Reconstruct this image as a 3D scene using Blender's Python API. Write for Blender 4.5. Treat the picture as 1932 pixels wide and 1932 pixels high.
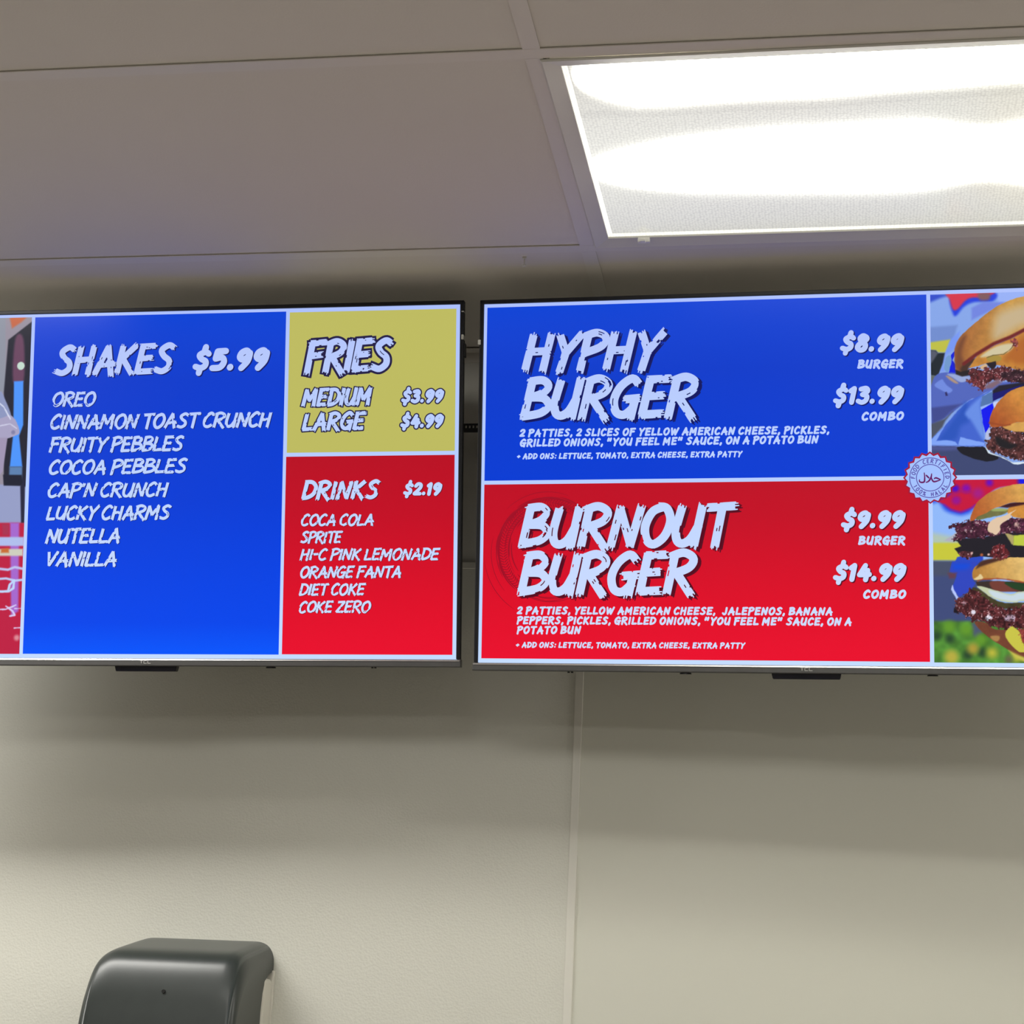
import bpy, bmesh, math, random
import numpy as np
from mathutils import Matrix, Vector

# ------------------------------------------------------------------ camera, world, lamps, exposure
scene = bpy.context.scene
for o in list(bpy.data.objects):
    bpy.data.objects.remove(o, do_unlink=True)
COL = scene.collection
CAM_ROT = [[0.986123, 0.002248, 0.165999], [0.159213, -0.296077, -0.941801], [0.047032, 0.955161, -0.292326]]
cam_data = bpy.data.cameras.new('camera')
cam_data.sensor_width = 36.0
cam_data.lens = 65.9229
cam_data.clip_start = 0.05
cam = bpy.data.objects.new('camera', cam_data)
COL.objects.link(cam)
_m = Matrix(CAM_ROT).to_4x4()
_m.translation = Vector((0.0, 0.0, 1.5))
cam.matrix_world = _m
scene.camera = cam

world = bpy.data.worlds.new('world')
scene.world = world
world.use_nodes = True
world.node_tree.nodes['Background'].inputs[0].default_value = (0.9, 0.95, 1.0, 1)
world.node_tree.nodes['Background'].inputs[1].default_value = 0.02

scene.view_settings.view_transform = 'Standard'
scene.view_settings.look = 'None'
scene.view_settings.exposure = 0.0
scene.view_settings.gamma = 1.0
scene.view_settings.use_curve_mapping = False
scene.cycles.use_denoising = True
scene.cycles.max_bounces = 8
scene.cycles.diffuse_bounces = 5
scene.cycles.sample_clamp_indirect = 6.0

CEIL = 2.8261          # ceiling height
WALL = 3.25          # the menu wall stands at this y
WK = WALL / 3.1507

def troffer_lamp(x, y, watts, sx=1.15, sy=0.54, name='troffer_lamp'):
    l = bpy.data.lights.new(name, 'AREA')
    l.shape = 'RECTANGLE'; l.size = sx; l.size_y = sy
    l.energy = watts; l.color = (1.0, 0.98, 0.93)
    o = bpy.data.objects.new(name, l); COL.objects.link(o)
    o.location = (x, y, CEIL - 0.004)
    return o
# the other ceiling fixtures of the room, all outside the picture
for lx, ly, lw, ls in [(-1.94, 2.56, 34.0, 0.24), (2.66, 2.55, 34.0, 0.24), (-0.99, 1.28, 12.0, 0.5), (1.44, 1.28, 12.0, 0.5), (0.22, -0.55, 16.0, 0.5), (-2.21, -0.55, 13.0, 0.5)]:
    troffer_lamp(lx, ly, lw, sy=ls)

# ------------------------------------------------------------------ helpers
rnd = random.Random(7)
def lin(c):
    c = c / 255.0
    return c / 12.92 if c <= 0.04045 else ((c + 0.055) / 1.055) ** 2.4
def rgb(*c):
    return tuple(lin(v) for v in c) + (1.0,)

def new_mat(name):
    m = bpy.data.materials.new(name); m.use_nodes = True
    return m, m.node_tree, m.node_tree.nodes['Principled BSDF']

def plain(name, col, rough=0.5, metal=0.0, spec=0.5):
    m, nt, b = new_mat(name)
    b.inputs['Base Color'].default_value = col
    b.inputs['Roughness'].default_value = rough
    b.inputs['Metallic'].default_value = metal
    b.inputs['Specular IOR Level'].default_value = spec
    return m

def mottled(name, col, rough, scale, amount, bump=0.0, bscale=200.0, bdist=0.001, voronoi=False, spec=0.4):
    """a painted surface: faint blotches of tone and a fine relief"""
    m, nt, b = new_mat(name)
    N, L = nt.nodes, nt.links
    tc = N.new('ShaderNodeTexCoord')
    nz = N.new('ShaderNodeTexNoise'); nz.inputs['Scale'].default_value = scale; nz.inputs['Detail'].default_value = 4
    mp = N.new('ShaderNodeMapRange'); mp.inputs['To Min'].default_value = 1 - amount; mp.inputs['To Max'].default_value = 1 + amount
    mx = N.new('ShaderNodeMix'); mx.data_type = 'RGBA'; mx.blend_type = 'MULTIPLY'; mx.inputs[0].default_value = 1
    mx.inputs[6].default_value = col
    L.new(tc.outputs['Object'], nz.inputs['Vector']); L.new(nz.outputs['Fac'], mp.inputs['Value'])
    L.new(mp.outputs['Result'], mx.inputs[7]); L.new(mx.outputs[2], b.inputs['Base Color'])
    b.inputs['Roughness'].default_value = rough
    b.inputs['Specular IOR Level'].default_value = spec
    if bump:
        t = N.new('ShaderNodeTexVoronoi' if voronoi else 'ShaderNodeTexNoise')
        t.inputs['Scale'].default_value = bscale
        if voronoi:
            t.feature = 'SMOOTH_F1'
        else:
            t.inputs['Detail'].default_value = 3
        bp = N.new('ShaderNodeBump'); bp.inputs['Strength'].default_value = bump; bp.inputs['Distance'].default_value = bdist
        L.new(tc.outputs['Object'], t.inputs['Vector'])
        L.new(t.outputs[0], bp.inputs['Height'])
        L.new(bp.outputs['Normal'], b.inputs['Normal'])
    return m

def screen_mat(name, col, gradient=None):
    """a lit picture area behind the glossy front of the panel"""
    m, nt, b = new_mat(name)
    b.inputs['Base Color'].default_value = (0.004, 0.004, 0.006, 1)
    b.inputs['Roughness'].default_value = 0.22
    b.inputs['Specular IOR Level'].default_value = 0.12
    b.inputs['Emission Strength'].default_value = 1.0
    if gradient:  # viewing-angle brightening towards the panel's bottom, painted into the emission colour
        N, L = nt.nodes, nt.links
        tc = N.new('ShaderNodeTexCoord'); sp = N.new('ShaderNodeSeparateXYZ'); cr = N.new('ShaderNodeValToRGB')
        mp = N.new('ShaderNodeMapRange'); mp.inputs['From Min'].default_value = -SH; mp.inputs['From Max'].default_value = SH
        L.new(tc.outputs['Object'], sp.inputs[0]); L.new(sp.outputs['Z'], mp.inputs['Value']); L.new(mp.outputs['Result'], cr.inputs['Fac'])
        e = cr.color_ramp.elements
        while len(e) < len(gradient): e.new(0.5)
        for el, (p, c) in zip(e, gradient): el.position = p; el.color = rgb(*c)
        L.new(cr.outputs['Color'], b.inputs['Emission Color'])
    else:
        b.inputs['Emission Color'].default_value = rgb(*col)
    return m

def link_mesh(name, me, mats, parent=None):
    for m in (mats if isinstance(mats, (list, tuple)) else [mats]):
        me.materials.append(m)
    o = bpy.data.objects.new(name, me); COL.objects.link(o)
    if parent is not None: o.parent = parent
    return o

def add_box(bm, x0, x1, y0, y1, z0, z1, bevel=0.0, seg=2):
    r = bmesh.ops.create_cube(bm, size=1.0)
    vs = r['verts']
    bmesh.ops.scale(bm, vec=(x1 - x0, y1 - y0, z1 - z0), verts=vs)
    bmesh.ops.translate(bm, vec=((x0 + x1) / 2, (y0 + y1) / 2, (z0 + z1) / 2), verts=vs)
    if bevel:
        es = list({e for v in vs for e in v.link_edges})
        bmesh.ops.bevel(bm, geom=es, offset=bevel, segments=seg, profile=0.5, affect='EDGES')
    return vs

def add_cyl(bm, c, r, h, axis='Y', seg=20, r2=None):
    q = bmesh.ops.create_cone(bm, cap_ends=True, segments=seg, radius1=r, radius2=r if r2 is None else r2, depth=h)
    if axis == 'Y': bmesh.ops.rotate(bm, verts=q['verts'], cent=(0, 0, 0), matrix=Matrix.Rotation(math.pi / 2, 3, 'X'))
    if axis == 'X': bmesh.ops.rotate(bm, verts=q['verts'], cent=(0, 0, 0), matrix=Matrix.Rotation(math.pi / 2, 3, 'Y'))
    bmesh.ops.translate(bm, vec=c, verts=q['verts'])

def obj(name, bm, mats, parent=None, smooth=False):
    me = bpy.data.meshes.new(name)
    bmesh.ops.recalc_face_normals(bm, faces=bm.faces)
    bm.to_mesh(me); bm.free()
    if smooth:
        for p in me.polygons: p.use_smooth = True
    return link_mesh(name, me, mats, parent)

def box_obj(name, x0, x1, y0, y1, z0, z1, mat, parent=None, bevel=0.0):
    bm = bmesh.new(); add_box(bm, x0, x1, y0, y1, z0, z1, bevel)
    return obj(name, bm, mat, parent)

def structure(o): o['kind'] = 'structure'; return o
def tag(o, label, cat, group=None):
    o['label'] = label; o['category'] = cat
    if group: o['group'] = group
    return o
def empty(name, loc, label, cat, group=None):
    o = bpy.data.objects.new(name, None); COL.objects.link(o); o.location = loc
    o.empty_display_size = 0.1
    return tag(o, label, cat, group)

# ------------------------------------------------------------------ the room
M_WALL = mottled('painted_drywall', (0.60, 0.585, 0.54, 1), 0.6, 3.0, 0.03, 0.15, 160, 0.0006)
M_PANEL_ROUGH = mottled('pebbled_wall_panel', (0.665, 0.66, 0.59, 1), 0.45, 2.5, 0.025, 0.35, 300, 0.0012, True)
M_PANEL = mottled('smooth_wall_panel', (0.65, 0.645, 0.565, 1), 0.5, 2.5, 0.02, 0.12, 220, 0.0008)
M_STRIP = mottled('vinyl_strip', (0.70, 0.685, 0.62, 1), 0.4, 6.0, 0.02)
M_TILE = mottled('ceiling_tile', (0.66, 0.62, 0.575, 1), 0.9, 2.0, 0.03, 0.25, 400, 0.0008, spec=0.1)
M_TBAR = mottled('white_grid_metal', (0.66, 0.625, 0.58, 1), 0.5, 4.0, 0.02)
M_FLOOR = mottled('floor_tile', (0.36, 0.34, 0.31, 1), 0.5, 6.0, 0.1)
M_SIDE = mottled('side_wall_paint', (0.60, 0.575, 0.52, 1), 0.6, 3.0, 0.03)

RX0, RX1, RY0 = -4.2, 3.4, -4.4
structure(box_obj('floor', RX0, RX1, RY0, WALL + 0.1, -0.1, 0.0, M_FLOOR))
structure(box_obj('wall_back', RX0 - 0.1, RX1 + 0.1, WALL, WALL + 0.1, 0.0, CEIL + 0.15, M_WALL))
structure(box_obj('wall_front', RX0 - 0.1, RX1 + 0.1, RY0 - 0.1, RY0, 0.0, CEIL + 0.15, M_SIDE))
structure(box_obj('wall_left', RX0 - 0.1, RX0, RY0, WALL, 0.0, CEIL + 0.15, M_SIDE))
structure(box_obj('wall_right', RX1, RX1 + 0.1, RY0, WALL, 0.0, CEIL + 0.15, M_SIDE))
# wall panelling up to z 2.376 with a vinyl strip over the joint
PT = 1.5 + 0.876 * WK
structure(box_obj('wall_left_panel', RX0 + 0.002, -0.4235 * WK, WALL - 0.0030, WALL + 0.001, 0.0, PT, M_PANEL_ROUGH))
structure(box_obj('wall_right_panel', -0.4215 * WK, RX1 - 0.002, WALL - 0.0030, WALL + 0.001, 0.0, PT, M_PANEL))
bm = bmesh.new(); add_box(bm, -0.4292 * WK, -0.4150 * WK, WALL - 0.0058, WALL - 0.001, 0.0, PT, 0.0012)
structure(obj('trim_1', bm, M_STRIP))
bm = bmesh.new(); add_box(bm, RX0 + 0.002, RX1 - 0.002, WALL - 0.005, WALL - 0.0002, PT - 0.004, PT + 0.008, 0.001)
structure(obj('trim_2', bm, M_STRIP))
bm = bmesh.new()
add_box(bm, RX0, RX1, WALL - 0.022, WALL, CEIL - 0.0015, CEIL, 0.0003)
add_box(bm, RX0, RX1, WALL - 0.0016, WALL - 0.0001, CEIL - 0.0215, CEIL, 0.0003)
structure(obj('trim_3', bm, M_TBAR))

# suspended ceiling: T-bars at CEIL, tiles resting 5 mm above the flange face
XS = [-0.3898 + 1.2192 * k for k in range(-3, 4)]
XS = [x for x in XS if RX0 < x < RX1]
YS = [2.1960 + 0.6110 * k for k in range(-11, 2)]
YS = [y for y in YS if RY0 < y < WALL - 0.05]
CELL = (-0.3898, 2.1960)                       # lower corner of the lit fixture's bay
bm = bmesh.new()
xs = [RX0] + XS + [RX1]; ys = [RY0] + YS + [WALL]
for i in range(len(xs) - 1):
    for j in range(len(ys) - 1):
        if abs(xs[i] - CELL[0]) < .01 and abs(ys[j] - CELL[1]) < .01: continue
        add_box(bm, xs[i] + 0.0035, xs[i + 1] - 0.0035, ys[j] + 0.0035, ys[j + 1] - 0.0035, CEIL + 0.0026, CEIL + 0.018)
add_box(bm, RX0 - .1, RX1 + .1, RY0 - .1, WALL + .1, CEIL + 0.13, CEIL + 0.16)
structure(obj('ceiling', bm, M_TILE))
n = 4
for y in YS:
    bm = bmesh.new(); add_box(bm, RX0, RX1, y - 0.012, y + 0.012, CEIL, CEIL + 0.002, 0.0004, 1)
    add_box(bm, RX0, RX1, y - 0.001, y + 0.001, CEIL + 0.002, CEIL + 0.03)
    structure(obj('trim_%d' % n, bm, M_TBAR)); n += 1
for x in XS:
    bm = bmesh.new()
    for j in range(len(ys) - 1):
        add_box(bm, x - 0.012, x + 0.012, ys[j] + 0.0122, ys[j + 1] - 0.0122, CEIL + 0.0001, CEIL + 0.002)
        add_box(bm, x - 0.001, x + 0.001, ys[j] + 0.0122, ys[j + 1] - 0.0122, CEIL + 0.002, CEIL + 0.03)
    structure(obj('trim_%d' % n, bm, M_TBAR)); n += 1

# ------------------------------------------------------------------ the lit ceiling fixture
M_FIX = mottled('fixture_enamel', (0.60, 0.58, 0.54, 1), 0.55, 5.0, 0.02)
def lens_material():
    m, nt, b = new_mat('prismatic_lens')
    N, L = nt.nodes, nt.links
    b.inputs['Base Color'].default_value = (0.16, 0.16, 0.15, 1); b.inputs['Roughness'].default_value = 0.25
    tc = N.new('ShaderNodeTexCoord'); sp = N.new('ShaderNodeSeparateXYZ'); L.new(tc.outputs['Object'], sp.inputs[0])
    def math_(op, a, b_=None, clamp=False):
        n = N.new('ShaderNodeMath'); n.operation = op; n.use_clamp = clamp
        for i, v in enumerate((a, b_)):
            if v is None: continue
            if isinstance(v, (int, float)): n.inputs[i].default_value = v
            else: L.new(v, n.inputs[i])
        return n.outputs[0]
    u, v = sp.outputs['X'], sp.outputs['Y']       # metres from the lens centre
    wob = N.new('ShaderNodeTexNoise'); wob.inputs['Scale'].default_value = 3.0; wob.inputs['Detail'].default_value = 1
    L.new(tc.outputs['Object'], wob.inputs['Vector'])
    wv = math_('MULTIPLY', math_('SUBTRACT', wob.outputs['Fac'], 0.5), 0.05)
    vv = math_('ADD', v, wv)
    def tube(c, w, amp, u0, us, p, dip):
        # the lobe narrows towards the tube's ends, and a little where two tubes meet
        a = math_('DIVIDE', math_('SUBTRACT', math_('MULTIPLY', u0, -1.0), math_('ABSOLUTE', u)), us, True)
        r = math_('POWER', math_('MAXIMUM', a, 0.0001), p)
        k = math_('EXPONENT', math_('MULTIPLY', math_('POWER', math_('ABSOLUTE', math_('DIVIDE', u, 0.07)), 2.0), -1.0))
        r = math_('MULTIPLY', r, math_('SUBTRACT', 1.0, math_('MULTIPLY', k, dip)))
        g = math_('POWER', math_('ABSOLUTE', math_('DIVIDE', math_('DIVIDE', math_('SUBTRACT', vv, c), w), math_('MAXIMUM', r, 0.02))), 2.4)
        g = math_('EXPONENT', math_('MULTIPLY', g, -1.0))
        return math_('MULTIPLY', math_('MULTIPLY', g, amp), a)
    t1 = tube(-0.236, 0.047, 22.0, -0.572, 0.08, 0.25, 0.05)
    t2 = tube(0.034, 0.064, 24.0, -0.585, 0.30, 0.22, 0.28)
    base = math_('MULTIPLY', math_('SUBTRACT', 0.84, math_('ABSOLUTE', math_('MULTIPLY', v, 0.75))), 1.0)
    # light reflected off the housing side, painted as a brighter rim of the lens
    eu = math_('GREATER_THAN', math_('ABSOLUTE', u), 0.5805 - 0.008)
    ev = math_('GREATER_THAN', v, 0.271 - 0.012)
    rim = math_('MULTIPLY', math_('MAXIMUM', eu, ev), 0.45)
    ridge = math_('MULTIPLY', math_('LESS_THAN', math_('ABSOLUTE', math_('SUBTRACT', vv, -0.135)), 0.010), -0.05)
    vo = N.new('ShaderNodeTexVoronoi'); vo.inputs['Scale'].default_value = 205.0; vo.inputs['Randomness'].default_value = 0.45
    L.new(tc.outputs['Object'], vo.inputs['Vector'])
    cell = math_('ADD', math_('MULTIPLY', vo.outputs['Distance'], -55.0 * 0.0), 1.0)
    cd = N.new('ShaderNodeMapRange'); cd.inputs['From Min'].default_value = 0.2; cd.inputs['From Max'].default_value = 0.65
    cd.inputs['To Min'].default_value = 1.05; cd.inputs['To Max'].default_value = 0.82
    L.new(vo.outputs['Distance'], cd.inputs['Value'])
    tot = math_('ADD', math_('ADD', t1, t2), math_('ADD', math_('ADD', base, ridge), rim))
    tot = math_('MULTIPLY', tot, cd.outputs['Result'])
    b.inputs['Emission Color'].default_value = (1.0, 0.99, 0.88, 1)
    L.new(tot, b.inputs['Emission Strength'])
    return m
LCX, LCY = 0.226, 2.501; LHX, LHY = 0.5805, 0.271
fix = empty('ceiling_light', (LCX, LCY, CEIL), 'lit rectangular fluorescent ceiling light with honeycomb lens above the burger menu screen', 'ceiling light')
fix.rotation_euler.z = -0.008
OX, OY = 0.6055, 0.2960
bm = bmesh.new()                               # sloped door frame round the lens, mitred at the corners
for (ax, ay, bx, by) in [(-1, -1, 1, -1), (1, -1, 1, 1), (1, 1, -1, 1), (-1, 1, -1, -1)]:
    prof = [(0.0, 0.0), (0.0, -0.0012), (0.0025, -0.0030), (1.0, 0.003), (1.0, 0.012)]
    rows = []
    for (sx, sy) in ((ax, ay), (bx, by)):
        row = []
        for t, z in prof:
            if t < 0.5: X, Y = sx * (OX - t), sy * (OY - t)
            else: X, Y = sx * LHX, sy * LHY
            row.append(bm.verts.new((X, Y, z)))
        rows.append(row)
    for k in range(len(prof) - 1):
        bm.faces.new((rows[0][k], rows[1][k], rows[1][k + 1], rows[0][k + 1]))
obj('door_frame', bm, M_FIX, fix)
bm = bmesh.new()                               # steel pan above
add_box(bm, -0.595, 0.595, -0.29, 0.29, 0.10, 0.102)
add_box(bm, -0.597, -0.593, -0.292, 0.292, 0.003, 0.102); add_box(bm, 0.593, 0.597, -0.292, 0.292, 0.003, 0.102)
add_box(bm, -0.593, 0.593, -0.294, -0.290, 0.003, 0.102); add_box(bm, -0.593, 0.593, 0.290, 0.294, 0.003, 0.102)
obj('housing', bm, M_FIX, fix)
bm = bmesh.new(); add_box(bm, -LHX - .001, LHX + .001, -LHY - .001, LHY + .001, 0.006, 0.0085)
obj('lens', bm, lens_material(), fix)
bm = bmesh.new(); add_box(bm, -0.532, -0.512, 0.268, 0.276, -0.006, 0.002, 0.0015); add_box(bm, -0.527, -0.519, 0.262, 0.272, -0.0075, -0.003, 0.001)
obj('latch', bm, plain('latch_white', (0.75, 0.73, 0.69, 1), 0.4), fix)

# a little clear clip left hanging on the grid
hk = bmesh.new()
add_box(hk, -0.5035, -0.4965, 2.836, 2.8385, CEIL - 0.001, CEIL + 0.003, 0.0004)
add_box(hk, -0.5012, -0.4988, 2.8365, 2.838, CEIL - 0.012, CEIL - 0.001, 0.0004)
add_box(hk, -0.5032, -0.4968, 2.8355, 2.839, CEIL - 0.0155, CEIL - 0.012, 0.0008)
tag(obj('ceiling_clip', hk, plain('clip_plastic', (0.62, 0.60, 0.55, 1), 0.3)), 'tiny pale plastic clip hanging from the ceiling grid above the screens', 'clip')

# ------------------------------------------------------------------ lettering: brush strokes laid bristle by bristle
SW, SH = 0.54134, 0.30448                # half width and half height of a lit panel, metres
def art(x, y): return ((x / 1920.0 - 0.5) * 2 * SW, (0.5 - y / 1080.0) * 2 * SH)
G = {
'A': (62, ['2,-2 34,100', '34,100 58,-6', '12,32 62,37']),
'B': (56, ['10,98 4,0', '~4,97 34,100 50,84 38,64 12,53', '~14,53 44,50 58,30 42,10 2,1']),
'C': (52, ['~52,86 36,101 14,80 3,45 10,10 28,0 50,14']),
'D': (58, ['10,98 4,0', '~2,97 36,96 58,68 52,28 28,6 2,0']),
'E': (50, ['10,98 4,0', '6,97 52,99', '8,52 44,54', '3,2 48,4']),
'F': (50, ['10,97 4,-6', '4,96 54,99', '8,52 44,56']),
'G': (58, ['~54,86 38,101 14,80 3,44 12,10 32,2 50,20', '30,44 62,47', '52,46 48,-8']),
'H': (58, ['10,98 4,-2', '54,100 48,-6', '6,50 52,52']),
'I': (14, ['10,98 5,-2']),
'J': (46, ['~42,98 40,40 34,8 18,0 4,16']),
'K': (56, ['10,98 4,-2', '54,100 10,46', '14,54 54,-6']),
'L': (46, ['10,98 4,2', '3,3 48,6']),
'M': (76, ['12,96 2,-4', '12,96 36,30', '36,30 68,100', '68,98 66,-6']),
'N': (60, ['12,96 3,-4', '12,96 48,2', '48,2 60,100']),
'O': (60, ['~40,99 16,86 4,48 12,12 30,0 52,22 60,62 48,94 32,99']),
'P': (52, ['10,96 4,-8', '~2,92 30,102 54,88 46,62 10,44']),
'R': (58, ['10,96 4,-4', '~2,92 30,102 54,86 46,62 10,46', '20,48 60,-10']),
'S': (54, ['~54,90 36,100 14,82 24,60 44,42 46,18 26,2 2,10']),
'T': (54, ['2,95 60,99', '32,97 28,-6']),
'U': (58, ['~10,98 4,40 10,10 24,2 40,14 52,44', '56,100 50,-4']),
'V': (54, ['6,98 22,0', '22,0 58,100']),
'W': (84, ['6,98 18,0', '18,0 44,80', '44,80 56,0', '56,0 86,100']),
'X': (56, ['8,98 50,-2', '56,100 2,-2']),
'Y': (54, ['6,98 28,46', '60,102 27,46', '28,52 20,-8']),
'Z': (54, ['6,94 54,97', '54,97 4,4', '4,4 54,2']),
'0': (54, ['~34,99 12,84 4,48 12,10 28,0 46,20 52,60 42,92 28,99']),
'1': (26, ['2,80 20,98', '20,98 16,0']),
'2': (50, ['~6,78 22,98 44,94 48,70 30,38 4,6', '4,5 50,5']),
'3': (50, ['~8,92 36,98 46,78 20,54', '~20,54 46,44 44,14 24,0 2,10']),
'4': (56, ['30,98 6,34', '5,33 58,36', '46,64 42,-2']),
'5': (52, ['14,96 50,98', '14,96 10,56', '~10,56 38,62 50,38 36,8 2,4']),
'8': (52, ['~44,88 26,99 12,80 26,56 46,36 42,8 22,0 6,18 14,42 34,58 48,78 42,92']),
'9': (52, ['~48,80 34,97 14,86 8,62 22,48 42,60 50,84', '~51,84 46,40 22,0']),
'$': (54, ['~52,84 36,94 12,78 24,56 44,42 44,18 26,6 2,14', '34,122 31,94', '25,6 22,-22']),
'.': (12, ['6,5 8,9']), ',': (12, ['10,10 3,-16']), "'": (12, ['9,100 5,76']),
'\u201c': (46, ['10,102 4,66', '38,102 32,66']), '\u201d': (46, ['10,102 4,66', '38,102 32,66']),
':': (12, ['4,8 6,12', '9,60 11,64']), '+': (40, ['2,44 38,47', '22,64 18,26']), '-': (32, ['2,50 32,54']),
'%': (60, ['~10,96 2,80 12,66 20,82 10,96', '52,98 6,0', '~50,34 40,18 48,2 58,18 50,34']),
' ': (30, []),
}
def catmull(P, n=7, closed=False):
    P = [np.array(p, float) for p in P]; out = []
    m = len(P); rng = range(m if closed else m - 1)
    for i in rng:
        if closed: a, b, c, d = P[i - 1], P[i], P[(i + 1) % m], P[(i + 2) % m]
        else: a, b, c, d = P[max(i - 1, 0)], P[i], P[i + 1], P[min(i + 2, m - 1)]
        for k in range(n):
            t = k / n
            out.append(0.5 * ((2 * b) + (c - a) * t + (2 * a - 5 * b + 4 * c - d) * t * t + (3 * b - a - 3 * c + d) * t ** 3))
    if not closed: out.append(P[-1])
    return out
def stroke_pts(s):
    sm = s.startswith('~')
    P = [tuple(map(float, w.split(','))) for w in s.lstrip('~').split()]
    if sm: return catmull(P, 7)
    a, b = np.array(P[0]), np.array(P[-1])
    return [a + (b - a) * t for t in np.linspace(0, 1, 6)]

class Ink:
    """collects flat strips; every vertex is (x, y) on the page"""
    def __init__(s): s.v = []; s.f = []; s.mi = []
    def strip(s, pts, half, mat, taper=None):
        pts = [np.array(p, float) for p in pts]; b = len(s.v); n = len(pts)
        for i, p in enumerate(pts):
            t = pts[min(i + 1, n - 1)] - pts[max(i - 1, 0)]
            L = np.hypot(*t) or 1.0; nn = np.array((-t[1], t[0])) / L
            h = half * (taper[i] if taper is not None else 1.0)
            s.v.append(tuple(p + nn * h)); s.v.append(tuple(p - nn * h))
        for i in range(n - 1):
            s.f.append((b + 2 * i, b + 2 * i + 1, b + 2 * i + 3, b + 2 * i + 2)); s.mi.append(mat)
    def disc(s, c, r, mat, n=10):
        b = len(s.v)
        for k in range(n): s.v.append((c[0] + r * math.cos(2 * math.pi * k / n), c[1] + r * math.sin(2 * math.pi * k / n)))
        s.f.append(tuple(range(b, b + n))); s.mi.append(mat)
    def poly(s, pts, mat):
        b = len(s.v); s.v += [tuple(p) for p in pts]; s.f.append(tuple(range(b, b + len(pts)))); s.mi.append(mat)
    def build(s, name, mats, parent, layers, to=art):
        """layers[mat index] = height in front of the panel"""
        used = {}
        for f, m in zip(s.f, s.mi):
            for i in f: used[i] = m
        V = []
        for i, p in enumerate(s.v):
            x, z = to(*p); V.append((x, -layers[used.get(i, 0)], z))
        F = []
        for f in s.f:                       # every face looks out of the screen
            a = sum(V[f[k]][0] * V[f[(k + 1) % len(f)]][2] - V[f[(k + 1) % len(f)]][0] * V[f[k]][2] for k in range(len(f)))
            F.append(f if a > 0 else tuple(reversed(f)))
        me = bpy.data.meshes.new(name); me.from_pydata(V, [], F)
        for p, m in zip(me.polygons, s.mi): p.material_index = m
        return link_mesh(name, me, mats, parent)

STYLE = {  # weight, slant, letter gap, bristles, raggedness
 'H': (22.5, 0.13, 12, 7, 1.0), 'J': (24, 0.13, 14, 5, 0.9), 'I': (22, 0.14, 10, 4, 0.7),
 'P': (35, 0.13, 23, 0, 0), 'Q': (34, 0.13, 24, 0, 0), 'B': (34, 0.10, 28, 0, 0), 'C': (31, 0.10, 27, 0, 0), 'S': (13, 0, 26, 0, 0)}

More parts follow.
